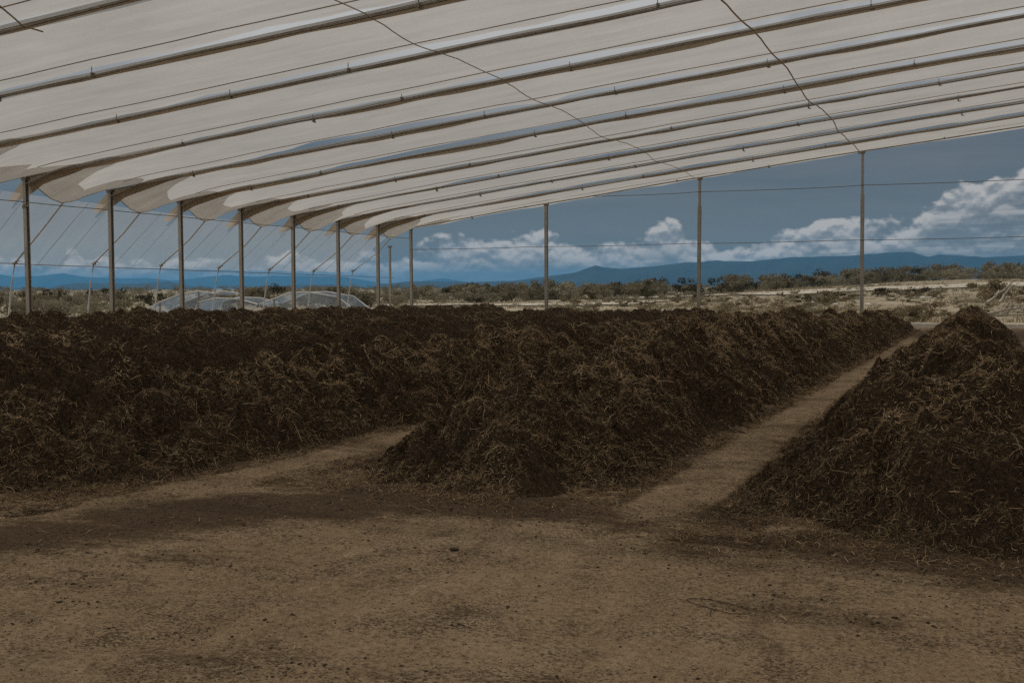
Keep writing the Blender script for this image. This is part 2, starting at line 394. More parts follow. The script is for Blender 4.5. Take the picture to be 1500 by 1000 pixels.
def build_row(w):
    # along-row samples: fine near the camera, coarser far away
    ss = [w['y0'] - .35]
    while ss[-1] < w['y1'] + .3:
        ss.append(ss[-1] + max(.028, .0034 * math.hypot(ss[-1], np.interp(ss[-1], *zip(*w['cx'])))))
    ss = np.array(ss)
    near = abs(w['cx'][0][1]) < 9.5
    tt = np.linspace(-1.28, 1.28, 131 if near else 71)
    S, T = np.meshgrid(ss, tt, indexing='ij')
    X, Z = row_fn(w, S, T)
    Z = np.where(Z < 0.0, np.maximum(Z * .5, -.05), Z)
    V = np.stack([X, S, Z], -1).reshape(-1, 3)
    Q = grid_quads(len(ss), len(tt))
    keep = (Z.reshape(-1)[Q] > -.03).any(1)
    Q = Q[keep]
    # ---- fibres lying on the slopes
    rng = np.random.default_rng(w['seed'])
    mid = .5 * (ss[1:] + ss[:-1]); ds = np.diff(ss)
    cxm = np.interp(mid, *zip(*w['cx'])); dist = np.hypot(mid, cxm)
    dens = 5200 * np.minimum(1, (9.5 / dist)) ** 1.45
    dens *= 1.25 if near else .6
    cnt = dens * ds * np.interp(mid, *zip(*w['hw'])) * 2.6
    n = int(cnt.sum())
    cell = rng.choice(len(mid), n, p=cnt / cnt.sum())
    s0 = ss[cell] + rng.random(n) * ds[cell]
    t0 = rng.uniform(-1.16, 1.16, n)
    pt_ = row_fn(w, s0, t0, True)[2]
    kp = rng.random(n) > np.clip(pt_ * 1.15, 0, .95); s0, t0 = s0[kp], t0[kp]; n = len(s0)
    dist = np.hypot(s0, np.interp(s0, *zip(*w['cx'])))
    sc = np.maximum(1, dist / 9.5)
    hw = lambda s: np.interp(s, *zip(*w['hw'])); cxf = lambda s: np.interp(s, *zip(*w['cx']))
    def H(x, y):
        # bilinear look-up in the height grid
        t = (x - cxf(y)) / hw(y)
        fi = np.clip(np.interp(y, ss, np.arange(len(ss))), 0, len(ss) - 1.001); fj = np.clip((t - tt[0]) / (tt[1] - tt[0]), 0, len(tt) - 1.001)
        i = fi.astype(int); j = fj.astype(int); a = fi - i; b = fj - j
        return (Z[i, j] * (1 - a) + Z[i + 1, j] * a) * (1 - b) + (Z[i, j + 1] * (1 - a) + Z[i + 1, j + 1] * a) * b
    x0 = cxf(s0) + t0 * hw(s0); y0 = s0
    e = .22
    gx = (H(x0 + e, y0) - H(x0 - e, y0)) / (2 * e); gy = (H(x0, y0 + e) - H(x0, y0 - e)) / (2 * e)
    L = np.clip(rng.lognormal(math.log(.062), .60, n), .018, .28) * np.minimum(sc, 2.2) ** .6
    W = np.clip(rng.lognormal(math.log(.0029), .45, n), .0013, .008) * sc ** .8
    # a few long bundles that slid down the slope
    lg = rng.random(n) < .02
    L = np.where(lg, np.clip(rng.lognormal(math.log(.13), .4, n), .06, .32) * np.minimum(sc, 2), L); W = np.where(lg, rng.uniform(.003, .0052, n) * sc ** .8, W)
    K = 5
    nrm = lambda v: v / np.linalg.norm(v, axis=-1, keepdims=True)
    nn = nrm(np.stack([-gx, -gy, np.ones(n)], -1) + rng.normal(0, .22, (n, 3)))
    ta = nrm(np.cross(nn, np.array([0.0, 1.0, 0.0]))); tb = np.cross(nn, ta)
    th = rng.uniform(0, 2 * np.pi, n); curl = rng.normal(0, .50, n) * np.where(lg, .5, 1)
    tilt = rng.normal(0, .20, n); bend = -np.abs(rng.normal(.12, .16, n))
    p = np.stack([x0, y0, np.maximum(H(x0, y0), 0) + .003 * sc + rng.exponential(.005, n) * np.minimum(sc, 2)], -1)
    P = np.zeros((n, K, 3)); Sd = np.zeros((n, K, 3))
    path = [np.zeros((n, 3))]
    for k in range(K):
        d3 = nrm(ta * np.cos(th)[:, None] + tb * np.sin(th)[:, None] + nn * tilt[:, None])
        Sd[:, k] = np.cross(nn, d3) + nn * rng.normal(0, .45, n)[:, None]
        path.append(path[-1] + d3 * (L / (K - 1))[:, None])
        th = th + curl + rng.normal(0, .40, n); tilt = tilt + bend
    cen = path[K // 2]
    for k in range(K): P[:, k] = p + path[k] - cen
    P[:, :, 2] = np.maximum(P[:, :, 2], .004)
    Sd /= np.linalg.norm(Sd, axis=-1, keepdims=True)
    wp = np.array([.55, 1, 1, .85, .3])[None, :, None] * (W * .5)[:, None, None]
    PL = P + Sd * wp; PR = P - Sd * wp
    FV = np.stack([PL, PR], 2).reshape(-1, 3)             # n*K*2
    base = len(V) + np.arange(n)[:, None] * (K * 2) + np.arange(K - 1)[None, :] * 2
    FQ = np.stack([base, base + 2, base + 3, base + 1], -1).reshape(-1, 4)
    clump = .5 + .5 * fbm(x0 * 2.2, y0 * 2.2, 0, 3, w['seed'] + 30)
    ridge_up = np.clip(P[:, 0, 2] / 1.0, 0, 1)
    crest_light = sstep(.50, .84, P[:, 0, 2] + .28 * fbm(x0 * .8, y0 * .8, 0, 3, w['seed'] + 50))  # light on the windrow crests, painted in as a paler fibre tone
    tone = np.clip(rng.beta(1.15, 2.3, n) * 1.0 + (clump - .5) * .35 + .24 * crest_light - .02 + w.get('dry', 0) + .12 * lg, 0.02, 1)
    if w['seed'] == 41:
        pale = np.exp(-(((x0 + 14.6) / .75) ** 2 + ((y0 - 12.6) / 1.5) ** 2))
        tone = np.clip(tone + pale * .9, 0, 1)
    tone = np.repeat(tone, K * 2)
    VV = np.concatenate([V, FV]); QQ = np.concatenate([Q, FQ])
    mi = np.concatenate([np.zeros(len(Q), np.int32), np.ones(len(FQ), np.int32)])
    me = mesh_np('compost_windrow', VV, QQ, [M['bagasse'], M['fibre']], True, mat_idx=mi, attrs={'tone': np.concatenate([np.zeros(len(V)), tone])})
    o = link(bpy.data.objects.new('compost_windrow', me))
    tag(o, w['label'], 'compost heap', 'windrows of bagasse under the roof')
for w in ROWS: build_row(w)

# ------------------------------------------------------------------ shed floor: one finer sheet just above the ground
STAINS = [  # x, y, rx, ry, rotation, strength
 (-4.1, 7.75, 1.5, .75, 0, 1.0), (-5.0, 7.05, 1.1, .55, .35, 1.0), (-5.55, 6.35, 1.0, .55, .45, .95), (-6.1, 5.45, 1.1, .65, .45, .9), (-6.9, 4.7, 1.1, .5, .3, .75), (-3.0, 7.55, .9, .35, -.1, .8),
 (-.7, 7.25, 1.5, .48, 0, 1.0), (.7, 7.05, 1.6, .5, -.05, 1.0), (-1.75, 8.0, .45, .8, 0, .8), (-4.3, 10, 1.9, 2.4, 0, .62), (-.5, 12, 2.1, 5, 0, .62), (-8, 12, 1.8, 7, 0, .55),
 (-1.75, 6.9, .35, .22, 0, .6), (-.6, 5.75, .8, .2, .1, .42), (.3, 5.75, .7, .25, 0, .45), (-2.6, 5.0, .5, .25, .6, .36), (-3.4, 6.1, .6, .2, .5, .36), (-4.6, 5.4, .7, .25, .4, .36), (-2.0, 4.1, .8, .25, .2, .30),
 (-2.0, 41, 2.5, 4, 0, .75), (1.2, 40, 2, 6, 0, .9), (-5.6, 9.0, .6, .5, 0, .5), (-3.2, 4.0, .9, .2, .5, .34), (-.9, 4.3, .6, .2, .1, .36), (-4.9, 4.7, .5, .2, .5, .36), (.2, 4.7, .7, .3, 0, .36)]
def build_floor():
    def axis(lo, hi, a, b, fine, coarse_pts):
        mids = np.arange(a, b, fine)
        return np.concatenate([np.linspace(lo, a, coarse_pts[0])[:-1], mids, np.linspace(b, hi, coarse_pts[1])])
    xs = axis(-29.3, 40, -9.5, 4.5, .035, (60, 60)); ys = axis(-30, YE + .35, 2.6, 15, .035, (40, 160))
    X, Y = np.meshgrid(xs, ys, indexing='ij')
    Z = .012 * fbm(X * .6, Y * .6, 0, 3, 2) + .007 * fbm(X * 5, Y * 5, 0, 4, 4)
    # wheel ruts along the lanes and one sweeping across the front
    for lane in (-2.55, -1.9):
        dx = X - (lane + .12 * np.sin(Y * .35)); Z -= .012 * np.exp(-(dx / .13) ** 2) * sstep(4, 6, Y)
    for off in (0, 1.5):
        q = Y - (4.2 + off * .55 + .28 * (X + 3)); Z -= .010 * np.exp(-(q / .14) ** 2)
    st = np.zeros_like(X)
    for x, y, rx, ry, ro, k in STAINS:
        dx, dy = X - x, Y - y
        u = (dx * math.cos(ro) + dy * math.sin(ro)) / rx; v = (-dx * math.sin(ro) + dy * math.cos(ro)) / ry
        st = np.maximum(st, k * np.exp(-(u * u + v * v) ** 1.5 * .9))
    # tyre tracks coming out of the lanes and turning across the front
    for path in ([(-2.25, 34), (-2.3, 14), (-2.35, 9.5), (-2.9, 7), (-3.9, 4.6), (-5.2, 2.4)], [(-2.25, 20), (-2.2, 9), (-1.9, 6.4), (-1.2, 4.4), (-.4, 2.4)], [(-6.0, 16), (-5.9, 9.5), (-6.3, 7.4), (-7.4, 5.6), (-9, 4)]):
        py = np.array([p[1] for p in path][::-1], float); pxx = np.array([p[0] for p in path][::-1], float)
        for side in (-.72, .72):
            q = np.interp(Y, py, pxx) + side * .62 - X
            tread = .6 + .4 * np.sin((Y + .5 * np.abs(q)) * 42)
            g = np.exp(-(q / .13) ** 4) * (Y > py[0]) * (Y < py[-1])
            st = np.maximum(st, g * (.26 + .16 * noise(X * 1.2, Y * 1.2, 0, 71)) * (.75 + .25 * tread))
            Z = Z - .010 * g * (.5 + .5 * tread)
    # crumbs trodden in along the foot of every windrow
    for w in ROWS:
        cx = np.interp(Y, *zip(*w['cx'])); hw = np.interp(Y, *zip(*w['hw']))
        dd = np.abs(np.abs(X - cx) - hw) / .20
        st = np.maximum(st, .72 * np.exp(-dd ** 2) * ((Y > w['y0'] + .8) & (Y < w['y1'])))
    V = np.stack([X, Y, Z + .012], -1).reshape(-1, 3)
    me = mesh_np('dirt_floor', V, grid_quads(len(xs), len(ys)), [M['floor']], True, attrs={'stain': st.reshape(-1)})
    tag(link(bpy.data.objects.new('dirt_floor', me)), kind='structure')
    return xs, ys, Z + .012
FX, FY, FZ = build_floor()
def floor_z(x, y):
    i = np.clip(np.searchsorted(FX, x), 0, len(FX) - 1); j = np.clip(np.searchsorted(FY, y), 0, len(FY) - 1); return FZ[i, j]

# ---- loose crumbs and bits of fibre on the floor
def clod_template(seed):
    import bmesh
    bm = bmesh.new(); bmesh.ops.create_icosphere(bm, subdivisions=1, radius=1)
    P = np.array([v.co[:] for v in bm.verts]); T = np.array([[v.index for v in f.verts] for f in bm.faces]); bm.free()
    r = np.random.default_rng(seed); P = P * (1 + .45 * (r.random((len(P), 1)) - .5)); P[:, 2] *= .42
    return P, T
def build_crumbs():
    rng = np.random.default_rng(5); pts = []
    def scatter(n, x, y, sx, sy): pts.append(np.stack([rng.normal(x, sx, n), rng.normal(y, sy, n)], -1))
    pts.append(np.stack([rng.uniform(-7.5, 3.5, 2000), 2.8 + 8 * rng.random(2000) ** 1.3], -1))
    pts.append(np.stack([rng.uniform(-3.1, -1.7, 900), rng.uniform(8, 24, 900)], -1))
    pts.append(np.stack([rng.uniform(-6.9, -5.2, 500), rng.uniform(7, 16, 500)], -1))
    for x, y, rx, ry, ro, k in STAINS[:26]:
        if y < 12: scatter(int(260 * k), x, y, rx * .6, ry * .6)
    scatter(800, -3.9, 7.7, .9, .35); scatter(1100, -.4, 7.0, 1.1, .35); scatter(500, -7.2, 6.4, .7, .5)
    for k in range(46):
        x, y = rng.uniform(-6, 2.6), 3.2 + 4.5 * rng.random(); scatter(int(rng.uniform(8, 45)), x, y, rng.uniform(.06, .28), rng.uniform(.03, .10))
    P = np.concatenate(pts); P = P[(P[:, 1] > 2.5)]
    n = len(P); size = np.clip(rng.lognormal(math.log(.0040), .45, n), .002, .011)
    T = [clod_template(s) for s in range(6)]
    Vs = []; Fs = []; off = 0
    for q in range(6):
        idx = np.arange(q, n, 6); tp, tf = T[q]
        a = rng.uniform(0, 6.28, len(idx)); c, s = np.cos(a), np.sin(a)
        st = rng.uniform(.7, 1.8, len(idx))
        X = tp[None, :, 0] * st[:, None]; Yv = tp[None, :, 1] + 0 * X
        vx = (X * c[:, None] - Yv * s[:, None]) * size[idx][:, None] + P[idx, 0][:, None]
        vy = (X * s[:, None] + Yv * c[:, None]) * size[idx][:, None] + P[idx, 1][:, None]
        vz = (tp[None, :, 2] + .35) * size[idx][:, None] + floor_z(P[idx, 0], P[idx, 1])[:, None]
        Vs.append(np.stack([vx, vy, vz], -1).reshape(-1, 3))
        Fs.append((tf[None] + (off + np.arange(len(idx)) * len(tp))[:, None, None]).reshape(-1, 3)); off += len(idx) * len(tp)
    me = mesh_np('crumbs', np.concatenate(Vs), None, [M['clod']], True, tris=np.concatenate(Fs))
    tag(link(bpy.data.objects.new('loose_crumbs', me)), kind='stuff')
    # stray fibres
    pts2 = [np.stack([rng.normal(-3.9, 1.1, 500), rng.normal(7.9, .45, 500)], -1), np.stack([rng.normal(-.4, 1.3, 800), rng.normal(7.15, .4, 800)], -1),
            np.stack([rng.uniform(-7, 3, 700), rng.uniform(3, 9, 700)], -1), np.stack([rng.normal(-7.3, .6, 300), rng.normal(6.5, .5, 300)], -1)]
    P = np.concatenate(pts2); n = len(P); K = 4
    hd = rng.uniform(0, 6.28, n); L = rng.uniform(.03, .13, n); W = rng.uniform(.0012, .0032, n); cur = rng.normal(0, .3, n)
    x, y = P[:, 0].copy(), P[:, 1].copy(); A = []
    for k in range(K):
        z = floor_z(x, y) + .006 + .008 * math.sin(math.pi * k / 3)
        sd = np.stack([-np.sin(hd), np.cos(hd), 0 * hd], -1) * W[:, None]; p = np.stack([x, y, z], -1)
        A.append(np.stack([p + sd, p - sd], 1)); hd = hd + cur; x = x + np.cos(hd) * L / 3; y = y + np.sin(hd) * L / 3
    V = np.stack(A, 1).reshape(-1, 3); b = np.arange(n)[:, None] * (2 * K) + np.arange(K - 1)[None] * 2
    Q = np.stack([b, b + 2, b + 3, b + 1], -1).reshape(-1, 4)
    me = mesh_np('straws', V, Q, [M['fibre']], attrs={'tone': np.repeat(np.clip(rng.beta(2, 2, n), .1, .95), 2 * K)})
    tag(link(bpy.data.objects.new('loose_fibre', me)), kind='stuff')
build_crumbs()
def single_clod(x, y, r, label):
    P, T = clod_template(int(x * 100) % 50 + 60)
    me = mesh_np('dirt_clod', P * r * np.array([1.3, .9, .9]), None, [M['clod']], True, tris=T)
    o = link(bpy.data.objects.new('dirt_clod', me)); o.location = (x, y, float(floor_z(x, y)) + r * .3)
    tag(o, label, 'clod')
single_clod(-3.21, 6.24, .028, 'dark clod alone on the bare floor in front of the middle windrow')
# a scrap of wire bent into a narrow loop
b = MB(); lp = []
for k in range(23):
    a = k / 22 * 5.7 + .5
    x = -1.33 + .17 * math.cos(a) * (1 if math.cos(a) > 0 else 1.15); y = 5.66 + .075 * math.sin(a) - .25 * (x + 1.33)
    lp.append((x, y, float(floor_z(np.array(x), np.array(y))) + .008))
b.tube(lp, .0024, 5); tag(b.build('wire_loop', M['clod'], smooth=True), 'thin dark wire bent into a long loop lying on the open floor', 'wire')

# ------------------------------------------------------------------ steel frame
ordinal = ['first', 'second', 'third', 'fourth', 'fifth', 'sixth', 'seventh', 'eighth']
CH = lambda a, t: [(-a, -a), (a, -a), (a, -a + t), (-a + t, -a + t), (-a + t, a - t), (a, a - t), (a, a), (-a, a)]   # channel section
def post(x, y, top, label, group, w=.06, clampz=(), sleeve=None, lean=0.0, rz=0.0):
    b = MB(); b.prism(CH(w, .018), -.05, (sleeve or top) )
    if sleeve: b.prism([(p * .72, q * .72) for p, q in CH(w, .02)], sleeve, top)
    o = b.build('steel_post', M['galv'], loc=(x, y, 0)); o.rotation_euler = (0, lean, rz)
    tag(o, label, 'post', group)
    c = MB(); c.box((0, 0, .008), (.26, .26, .016)); c.box((.0, .0, .03), (w * 2 + .05, w * 2 + .05, .03)); c.build('base_plate', M['galv'], o)
    for z in clampz:
        c = MB(); c.box((w + .03, -w - .004, z), (.16, .012, .05)); c.box((w + .10, -w - .004, z + .05), (.03, .02, .12)); c.box((0, -w - .006, z - .02), (.15, .016, .11)); c.build('clamp', M['dark_steel'], o)
    c = MB(); c.box((0, 0, top - .05), (w * 2 + .05, w * 2 + .05, .07)); c.box((0, 0, top - .005), (.26, w * 2 + .02, .02)); c.build('head_bracket', M['dark_steel'], o)
    return o
for i in range(8):
    y = bayY(i); lab = 'galvanised steel post under the low roof edge, %s from the left picture edge' % ordinal[i]
    if i == 7: lab = 'galvanised corner post where the left row meets the far open side'
    post(XL, y, eave(y) - .04, lab, 'posts of the shed frame', .062, clampz=((4.18,) if i in (0, 4) else ()), lean=(-.006, .004, -.004, .0, .004, 0, 0, -.004)[i])
EX = [-19.29, -12.09, -5.23]
for k, (x, sl) in enumerate(zip(EX, (None, 5.2, 5.45))):
    z = roofz(x, YE) - .04
    post(x, YE, z, ('shortest post of the far open side, standing beside the corner of the shed', 'middle tall post of the far open side, with a thinner upper length', 'tallest post of the far open side, nearest the right picture edge')[k],
         'posts of the shed frame', .07, sleeve=sl, lean=(0, .006, -.004)[k])
post(-27.97, 47.6, 3.8, 'thin short post standing just outside the row of left posts near the corner', 'posts of the shed frame', .045)

# roof beams, each with its clamps
NB0 = -9
beam_lab = {7: 'thin steel beam carrying the far edge of the roof over the open side'}
for i in range(NB0, 8):
    y = bayY(i); b = MB()
    xs = np.linspace(XL, 52, 80)
    P = [(x, y + .02 * math.sin(x * .4 + i), roofz(x, y) - .035 + .012 * math.sin(x * .9 + i * 2)) for x in xs if abs(x) < 60]
    b.tube(P, .027 if i < 7 else .030, 4)
    o = b.build('roof_beam', M['dark_steel'])
    lab = beam_lab.get(i) or ('dark steel roof beam running up from the %s left post' % ordinal[i] if i >= 0 else
          ('dark steel roof beam nearer than the first left post by %s' % {-1: 'one bay', -2: 'two bays', -3: 'three bays'}[i] if i >= -3 else 'dark steel roof beam overhead near the camera'))
    tag(o, lab, 'beam', 'beams under the roof')
    cb = None
    for n in range(11):
        x = XL + 2.6 + n * 3.57 + (.4 if (i % 2) else 0)
        if i >= 1 and abs(x + 1.6) < 1.2: x = -1.75
        c = MB(); z = roofz(x, y)
        if (n * 7 + i * 3) % 5 == 0: continue
        x += .5 * math.sin(n * 3.7 + i)
        c.box((x, y - .0, z - .035), (.04, .095, .085)); c.box((x, y - .03, z + .05), (.014, .014, .14)); c.box((x + .04, y, z - .085), (.07, .014, .03))
        c.build('clamp', M['dark_steel'], o)

# roof sheets: every bay is one sheet lapping over the start of the next, with a vent gap between
def lefts(f):
    """droop and overhang of the loose left end across a bay (f = 0 near beam, 1 next beam)"""
    drop = np.interp(f, [-.02, .03, .085, .11, .15, .25, .42, .62, .85, 1.0, 1.1], [.30, .30, .30, .28, .26, .36, .56, .46, .2, .05, .0])
    out = np.interp(f, [-.02, .03, .085, .11, .15, .42, .8, 1.0, 1.1], [.0, .0, .0, .0, .03, .22, .1, .0, .0])
    return drop, out
VP = [(-.022, .03), (.0, .03), (.03, .035), (.06, .02), (.085, .0), (.11, -.005), (.15, -.03), (.2, -.05), (.33, -.085), (.47, -.09), (.60, -.06), (.70, -.01), (.755, .03), (.83, .07), (.92, .10), (1.0, .16), (1.07, .20), (1.095, .215)]
for i in range(NB0, 7):
    ya, yb = bayY(i), bayY(i + 1); last = (i == 6)
    vs = np.array([p[0] for p in VP]); zs = np.array([p[1] for p in VP])
    if last: zs = np.minimum(zs, .05); vs = np.where(vs > 1, 1 + (vs - 1) * 3.0, vs)
    xu = np.concatenate([np.linspace(-2.6, 0, 16)[:-1] * 0 + np.linspace(0, 2.6, 16)[:-1], np.arange(2.6, 52 - XL, .33)])
    U, Vv = np.meshgrid(xu, vs, indexing='ij')
    Z0 = np.interp(Vv, vs, zs)
    Z0 = np.where(Vv > .7, Z0 * (.12 + .88 * sstep(.5, 9, U)) * (1.0 if i < 2 else .6), Z0)
    drop, out = lefts(Vv)
    fall = np.clip(1 - U / 2.6, 0, 1)
    X = XL + U - out * fall ** 4 - .05 * fall
    Y = ya + Vv * (yb - ya)
    wob = fbm(X * .55, Vv * 1.4 + i * 7.3, 0, 3, 40 + i)
    sag = 1 + .35 * fbm(X * .22, 0 * X + i * 3.1, 0, 2, 60)
    Z = roofz_np(np.maximum(X, XL), Y) + Z0 * sag + .022 * wob + .05 * fbm(X * .8, 0 * X + i * 5.7, 0, 3, 90) * sstep(.78, 1.07, Vv) - drop * fall ** 2.2
    Y = Y + .07 * fbm(X * .5, 0 * X + i * 2.9, 0, 3, 77) * sstep(.9, 1.07, Vv)
    me = mesh_np('roof_sheet', np.stack([X, Y, Z], -1).reshape(-1, 3), grid_quads(len(xu), len(vs)), [M['roof']])
    o = link(bpy.data.objects.new('roof_sheet', me))
    if i >= 0: lab = 'white translucent roof sheet between the %s and %s left posts' % (ordinal[i], ordinal[i + 1] if i < 6 else 'corner')
    elif i == -1: lab = 'white translucent roof sheet ending at the first left post'
    elif i >= -4: lab = 'white translucent roof sheet in the upper picture, %s bays before the first left post' % {-2: 'two', -3: 'three', -4: 'four'}[i]
    else: lab = 'white translucent roof sheet overhead near the camera'
    tag(o, lab, 'roof sheet', 'overlapping roof sheets')
    # hem cord along the lap
    kx = np.arange(8, len(xu), 3); j = 12
    b = MB(); b.tube([(X[a, j], Y[a, j], Z[a, j] - .014) for a in kx], .011, 4); b.build('hem', M['hem'], o)
    b = MB(); b.tube([(X[a, 2], Y[a, 2], Z[a, 2] - .012) for a in kx], .008, 4); b.build('hem', M['hem'], o)
    # doubled film over the loose end, seen as a darker band by the posts
    ku = 14; jj = np.arange(0, len(vs))
    inner = 1.5 + .75 * np.sin(vs * 7.5 + 1.0) * np.exp(-vs) + .9 * np.exp(-((vs - .02) / .12) ** 2) + .6 * noise(vs * 7 + i * 3, 0 * vs, 0, 12)
    ul = np.linspace(0, 1, ku)[:, None] * inner[None, :]
    Xi = np.zeros((ku, len(vs))); Yi = Xi.copy(); Zi = Xi.copy()
    for q in range(len(vs)):
        Xi[:, q] = np.interp(ul[:, q], xu, X[:, q]); Yi[:, q] = np.interp(ul[:, q], xu, Y[:, q]); Zi[:, q] = np.interp(ul[:, q], xu, Z[:, q]) + .02
    me = mesh_np('end_flap', np.stack([Xi, Yi, Zi], -1).reshape(-1, 3), grid_quads(ku, len(vs)), [M['roof']])
    link(bpy.data.objects.new('end_flap', me), o)
    b = MB(); b.tube([(X[0, q], Y[0, q], Z[0, q]) for q in range(3, len(vs) - 2)], .014, 4); b.build('edge_cord', M['hem'], o)
    # corner of the sheet hanging down from the outer end of the beam
    cu = np.array([-.80, -.62, -.35, -.1, .2, .5, .9, 1.5, 2.2, 2.9]); ct = np.array([-.69, -.50, -.26, -.05, .0, .0, .0, .0, .0, .0]); cb = np.array([-.72, -.70, -.62, -.53, -.42, -.31, -.24, -.17, -.09, -.02])
    cz = roofz_np(np.maximum(XL + cu, XL), ya + 0 * cu); R3 = []
    for f in (0, .33, .66, 1):
        R3.append(np.stack([XL + cu, ya + .07 + .10 * f + .04 * np.sin(cu * 4 + f * 2 + i), cz - .01 + ct + (cb - ct) * f * (1 + .10 * math.sin(i * 2.3))], -1))
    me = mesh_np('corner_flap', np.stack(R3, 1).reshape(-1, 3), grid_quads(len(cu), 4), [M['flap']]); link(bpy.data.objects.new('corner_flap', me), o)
    # valance hanging from the beam under the lap
    xv = np.arange(.6, 52 - XL, .28); hgt = .0 + .075 * np.clip(.25 + 1.6 * fbm(xv * .13, 0 * xv + i * 4.7, 0, 2, 15), 0, 1) + .02 * noise(xv * .9, 0 * xv + i, 0, 3)
    hgt *= sstep(.6, 2, xv) * (1.0 if i < 4 else .55)
    zz = roofz_np(XL + xv, ya + 0 * xv)
    Vt = np.stack([np.stack([XL + xv, 0 * xv + ya + .06, zz - .02], -1), np.stack([XL + xv, 0 * xv + ya + .075, zz - .035 - hgt * .5], -1), np.stack([XL + xv, 0 * xv + ya + .10, zz - .04 - hgt], -1)], 1).reshape(-1, 3)
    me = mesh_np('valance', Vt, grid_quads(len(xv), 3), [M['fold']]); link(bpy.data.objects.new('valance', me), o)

# ropes slung under the sheets from beam to beam
for k, (x00, sl_, r, lab) in enumerate(((-12.0, .053, .011, 'brown rope under the roof sagging from beam to beam to the middle far post'), (-5.3, .018, .018, 'thicker brown rope under the roof leading to the tallest far post'))):
    P = []
    for i in range(-8, 7):
        a, c = bayY(i), bayY(i + 1)
        for q in range(8):
            f = q / 8; y = a + f * (c - a); x0 = x00 + sl_ * (YE - y); x = x0 + .05 * math.sin(i * 2.1 + f * 2.5) + (.05 if k else .16) * math.sin(math.pi * f) * (1 if i % 2 else -.3)
            P.append((x, y, roofz(x, y) - .085 - .10 * math.sin(math.pi * f) - .04 * (f < .01)))
    P.append((x00, YE - .1, roofz(x00, YE) - .08))
    b = MB(); b.tube(P, r, 5); tag(b.build('rope', M['rope'], smooth=True), lab, 'rope', 'ropes under the roof')
b = MB(); b.tube([(-14.6, 12.7, roofz(-14.6, 12.7) - .05), (-14.81, 13.21, 6.14), (-15.05, 13.6, 6.12), (-15.24, 14.2, roofz(-15.24, 14.2) - .07)], .015, 5)
tag(b.build('rope', M['rope'], smooth=True), 'short end of brown rope tied to a beam in the upper left picture corner', 'rope', 'ropes under the roof')

# wires
def wire(pts, r, label):
    b = MB(); b.tube(pts, r, 5); tag(b.build('wire', M['wire'], smooth=True), label, 'wire', 'wires strung between the posts')
def strung(p, q, sag, n=24, spans=1):
    out = []
    for k in range(n * spans + 1):
        f = k / (n * spans); g = (f * spans) % 1
        out.append(tuple(p[j] + (q[j] - p[j]) * f - (sag * 4 * g * (1 - g) if j == 2 else 0) for j in range(3)))
    return out
wire(strung((XL - .08, 17, 4.36), (XL - .08, YE, 4.13), .012, 8, 9), .013, 'upper wire along the row of left posts, just under the drooping sheet ends')
wire(strung((XL - .08, 17, 2.55), (XL - .08, YE - 1.5, 2.2), .012, 8, 9), .012, 'lower wire along the row of left posts, at about half their height')
xe = [XL, -19.29, -12.09, -5.23, 1.9, 9.0]
for a, b_ in zip(xe[:-1], xe[1:]): pass
wire([p for a, c in zip(xe[:-1], xe[1:]) for p in strung((a, YE - .08, 3.58), (c, YE - .08, 3.6), .03, 8)[:-1]] + [(9, YE - .08, 3.6)], .013, 'lower wire across the far open side, passing all its posts')
wire([p for a, c in zip([-17.2, -12.09, -5.23, 1.9], [-12.09, -5.23, 1.9, 9]) for p in strung((a, YE - .08, 5.82), (c, YE - .08, 5.8), .03, 8)[:-1]] + [(9, YE - .08, 5.8)], .014, 'upper wire across the far open side, leaving the roof edge left of the middle post')

# slanting side braces outside the left posts, and the clear film stretched over them
braces = []
for i in range(-2, 7):
    y = bayY(i) + .5 * D
    top = (-26.72, y, eave(y) - .58); knee = (-28.88, y, 2.55 + .05 * math.sin(i)); foot = (-29.35, y, 0.0)
    b = MB(); b.tube([top, (-27.5, y, eave(y) - 1.18 - .1), knee, (-29.05, y, 1.9), foot], .028, 6)
    o = b.build('side_brace', M['pipe'], smooth=True)
    tag(o, 'thin pale bent brace outside the left posts, %s' % ('between the %s and %s posts' % (ordinal[i], ordinal[i + 1]) if i >= 0 else 'before the first post'), 'brace', 'bent braces outside the left posts')
    c = MB(); c.box((knee[0], y, knee[2]), (.12, .10, .07)); c.box((knee[0] + .12, y - .02, knee[2] + .06), (.2, .03, .03)); c.build('clamp', M['dark_steel'], o)
# tie cords between the braces, in front of the film
for i in range(-1, 7):
    for f, nm in ((.80, 'pale'), (1.08, 'slack')):
        y = bayY(i) + f * D
        if y > 45.3: continue
        b = MB(); b.tube([(-26.7, y, eave(y) - .50), (-28.92, y - .1, 2.5)], (.007 if f < 1 else .005), 5)
        tag(b.build('tie_cord', M['wire'], smooth=True), '%s tie cord slanting down the clear film just beyond the %s left post' % (nm, ordinal[min(i + 1, 7)]) if f < 1 and i < 7 else '%s tie cord on the clear film, second cord beyond the %s left post' % (nm, ordinal[min(i + 1, 7)]), 'cord', 'tie cords on the side film')
ny, nz = 150, 12
yy = np.linspace(14, 45.2, ny); q = np.linspace(0, 1, nz)
Yg, Qg = np.meshgrid(yy, q, indexing='ij')
e = np.interp(yy, _ys, [eave(t) for t in _ys])[:, None]
Xf = np.where(Qg < 2, -26.66 - 2.3 * Qg, 0)
Zf = (e - .5) + (2.5 - (e - .5)) * Qg - .05 * np.abs(np.sin(Yg * 1.9)) * (Qg > .95)
Xf = Xf - .06 * fbm(Yg * .9, Qg * 3, 0, 3, 6); Yg2 = Yg + .10 * (Qg > .9) * noise(Yg, Qg, 0, 4)
me = mesh_np('film', np.stack([Xf, Yg2, Zf], -1).reshape(-1, 3), grid_quads(ny, nz), [M['clear']])
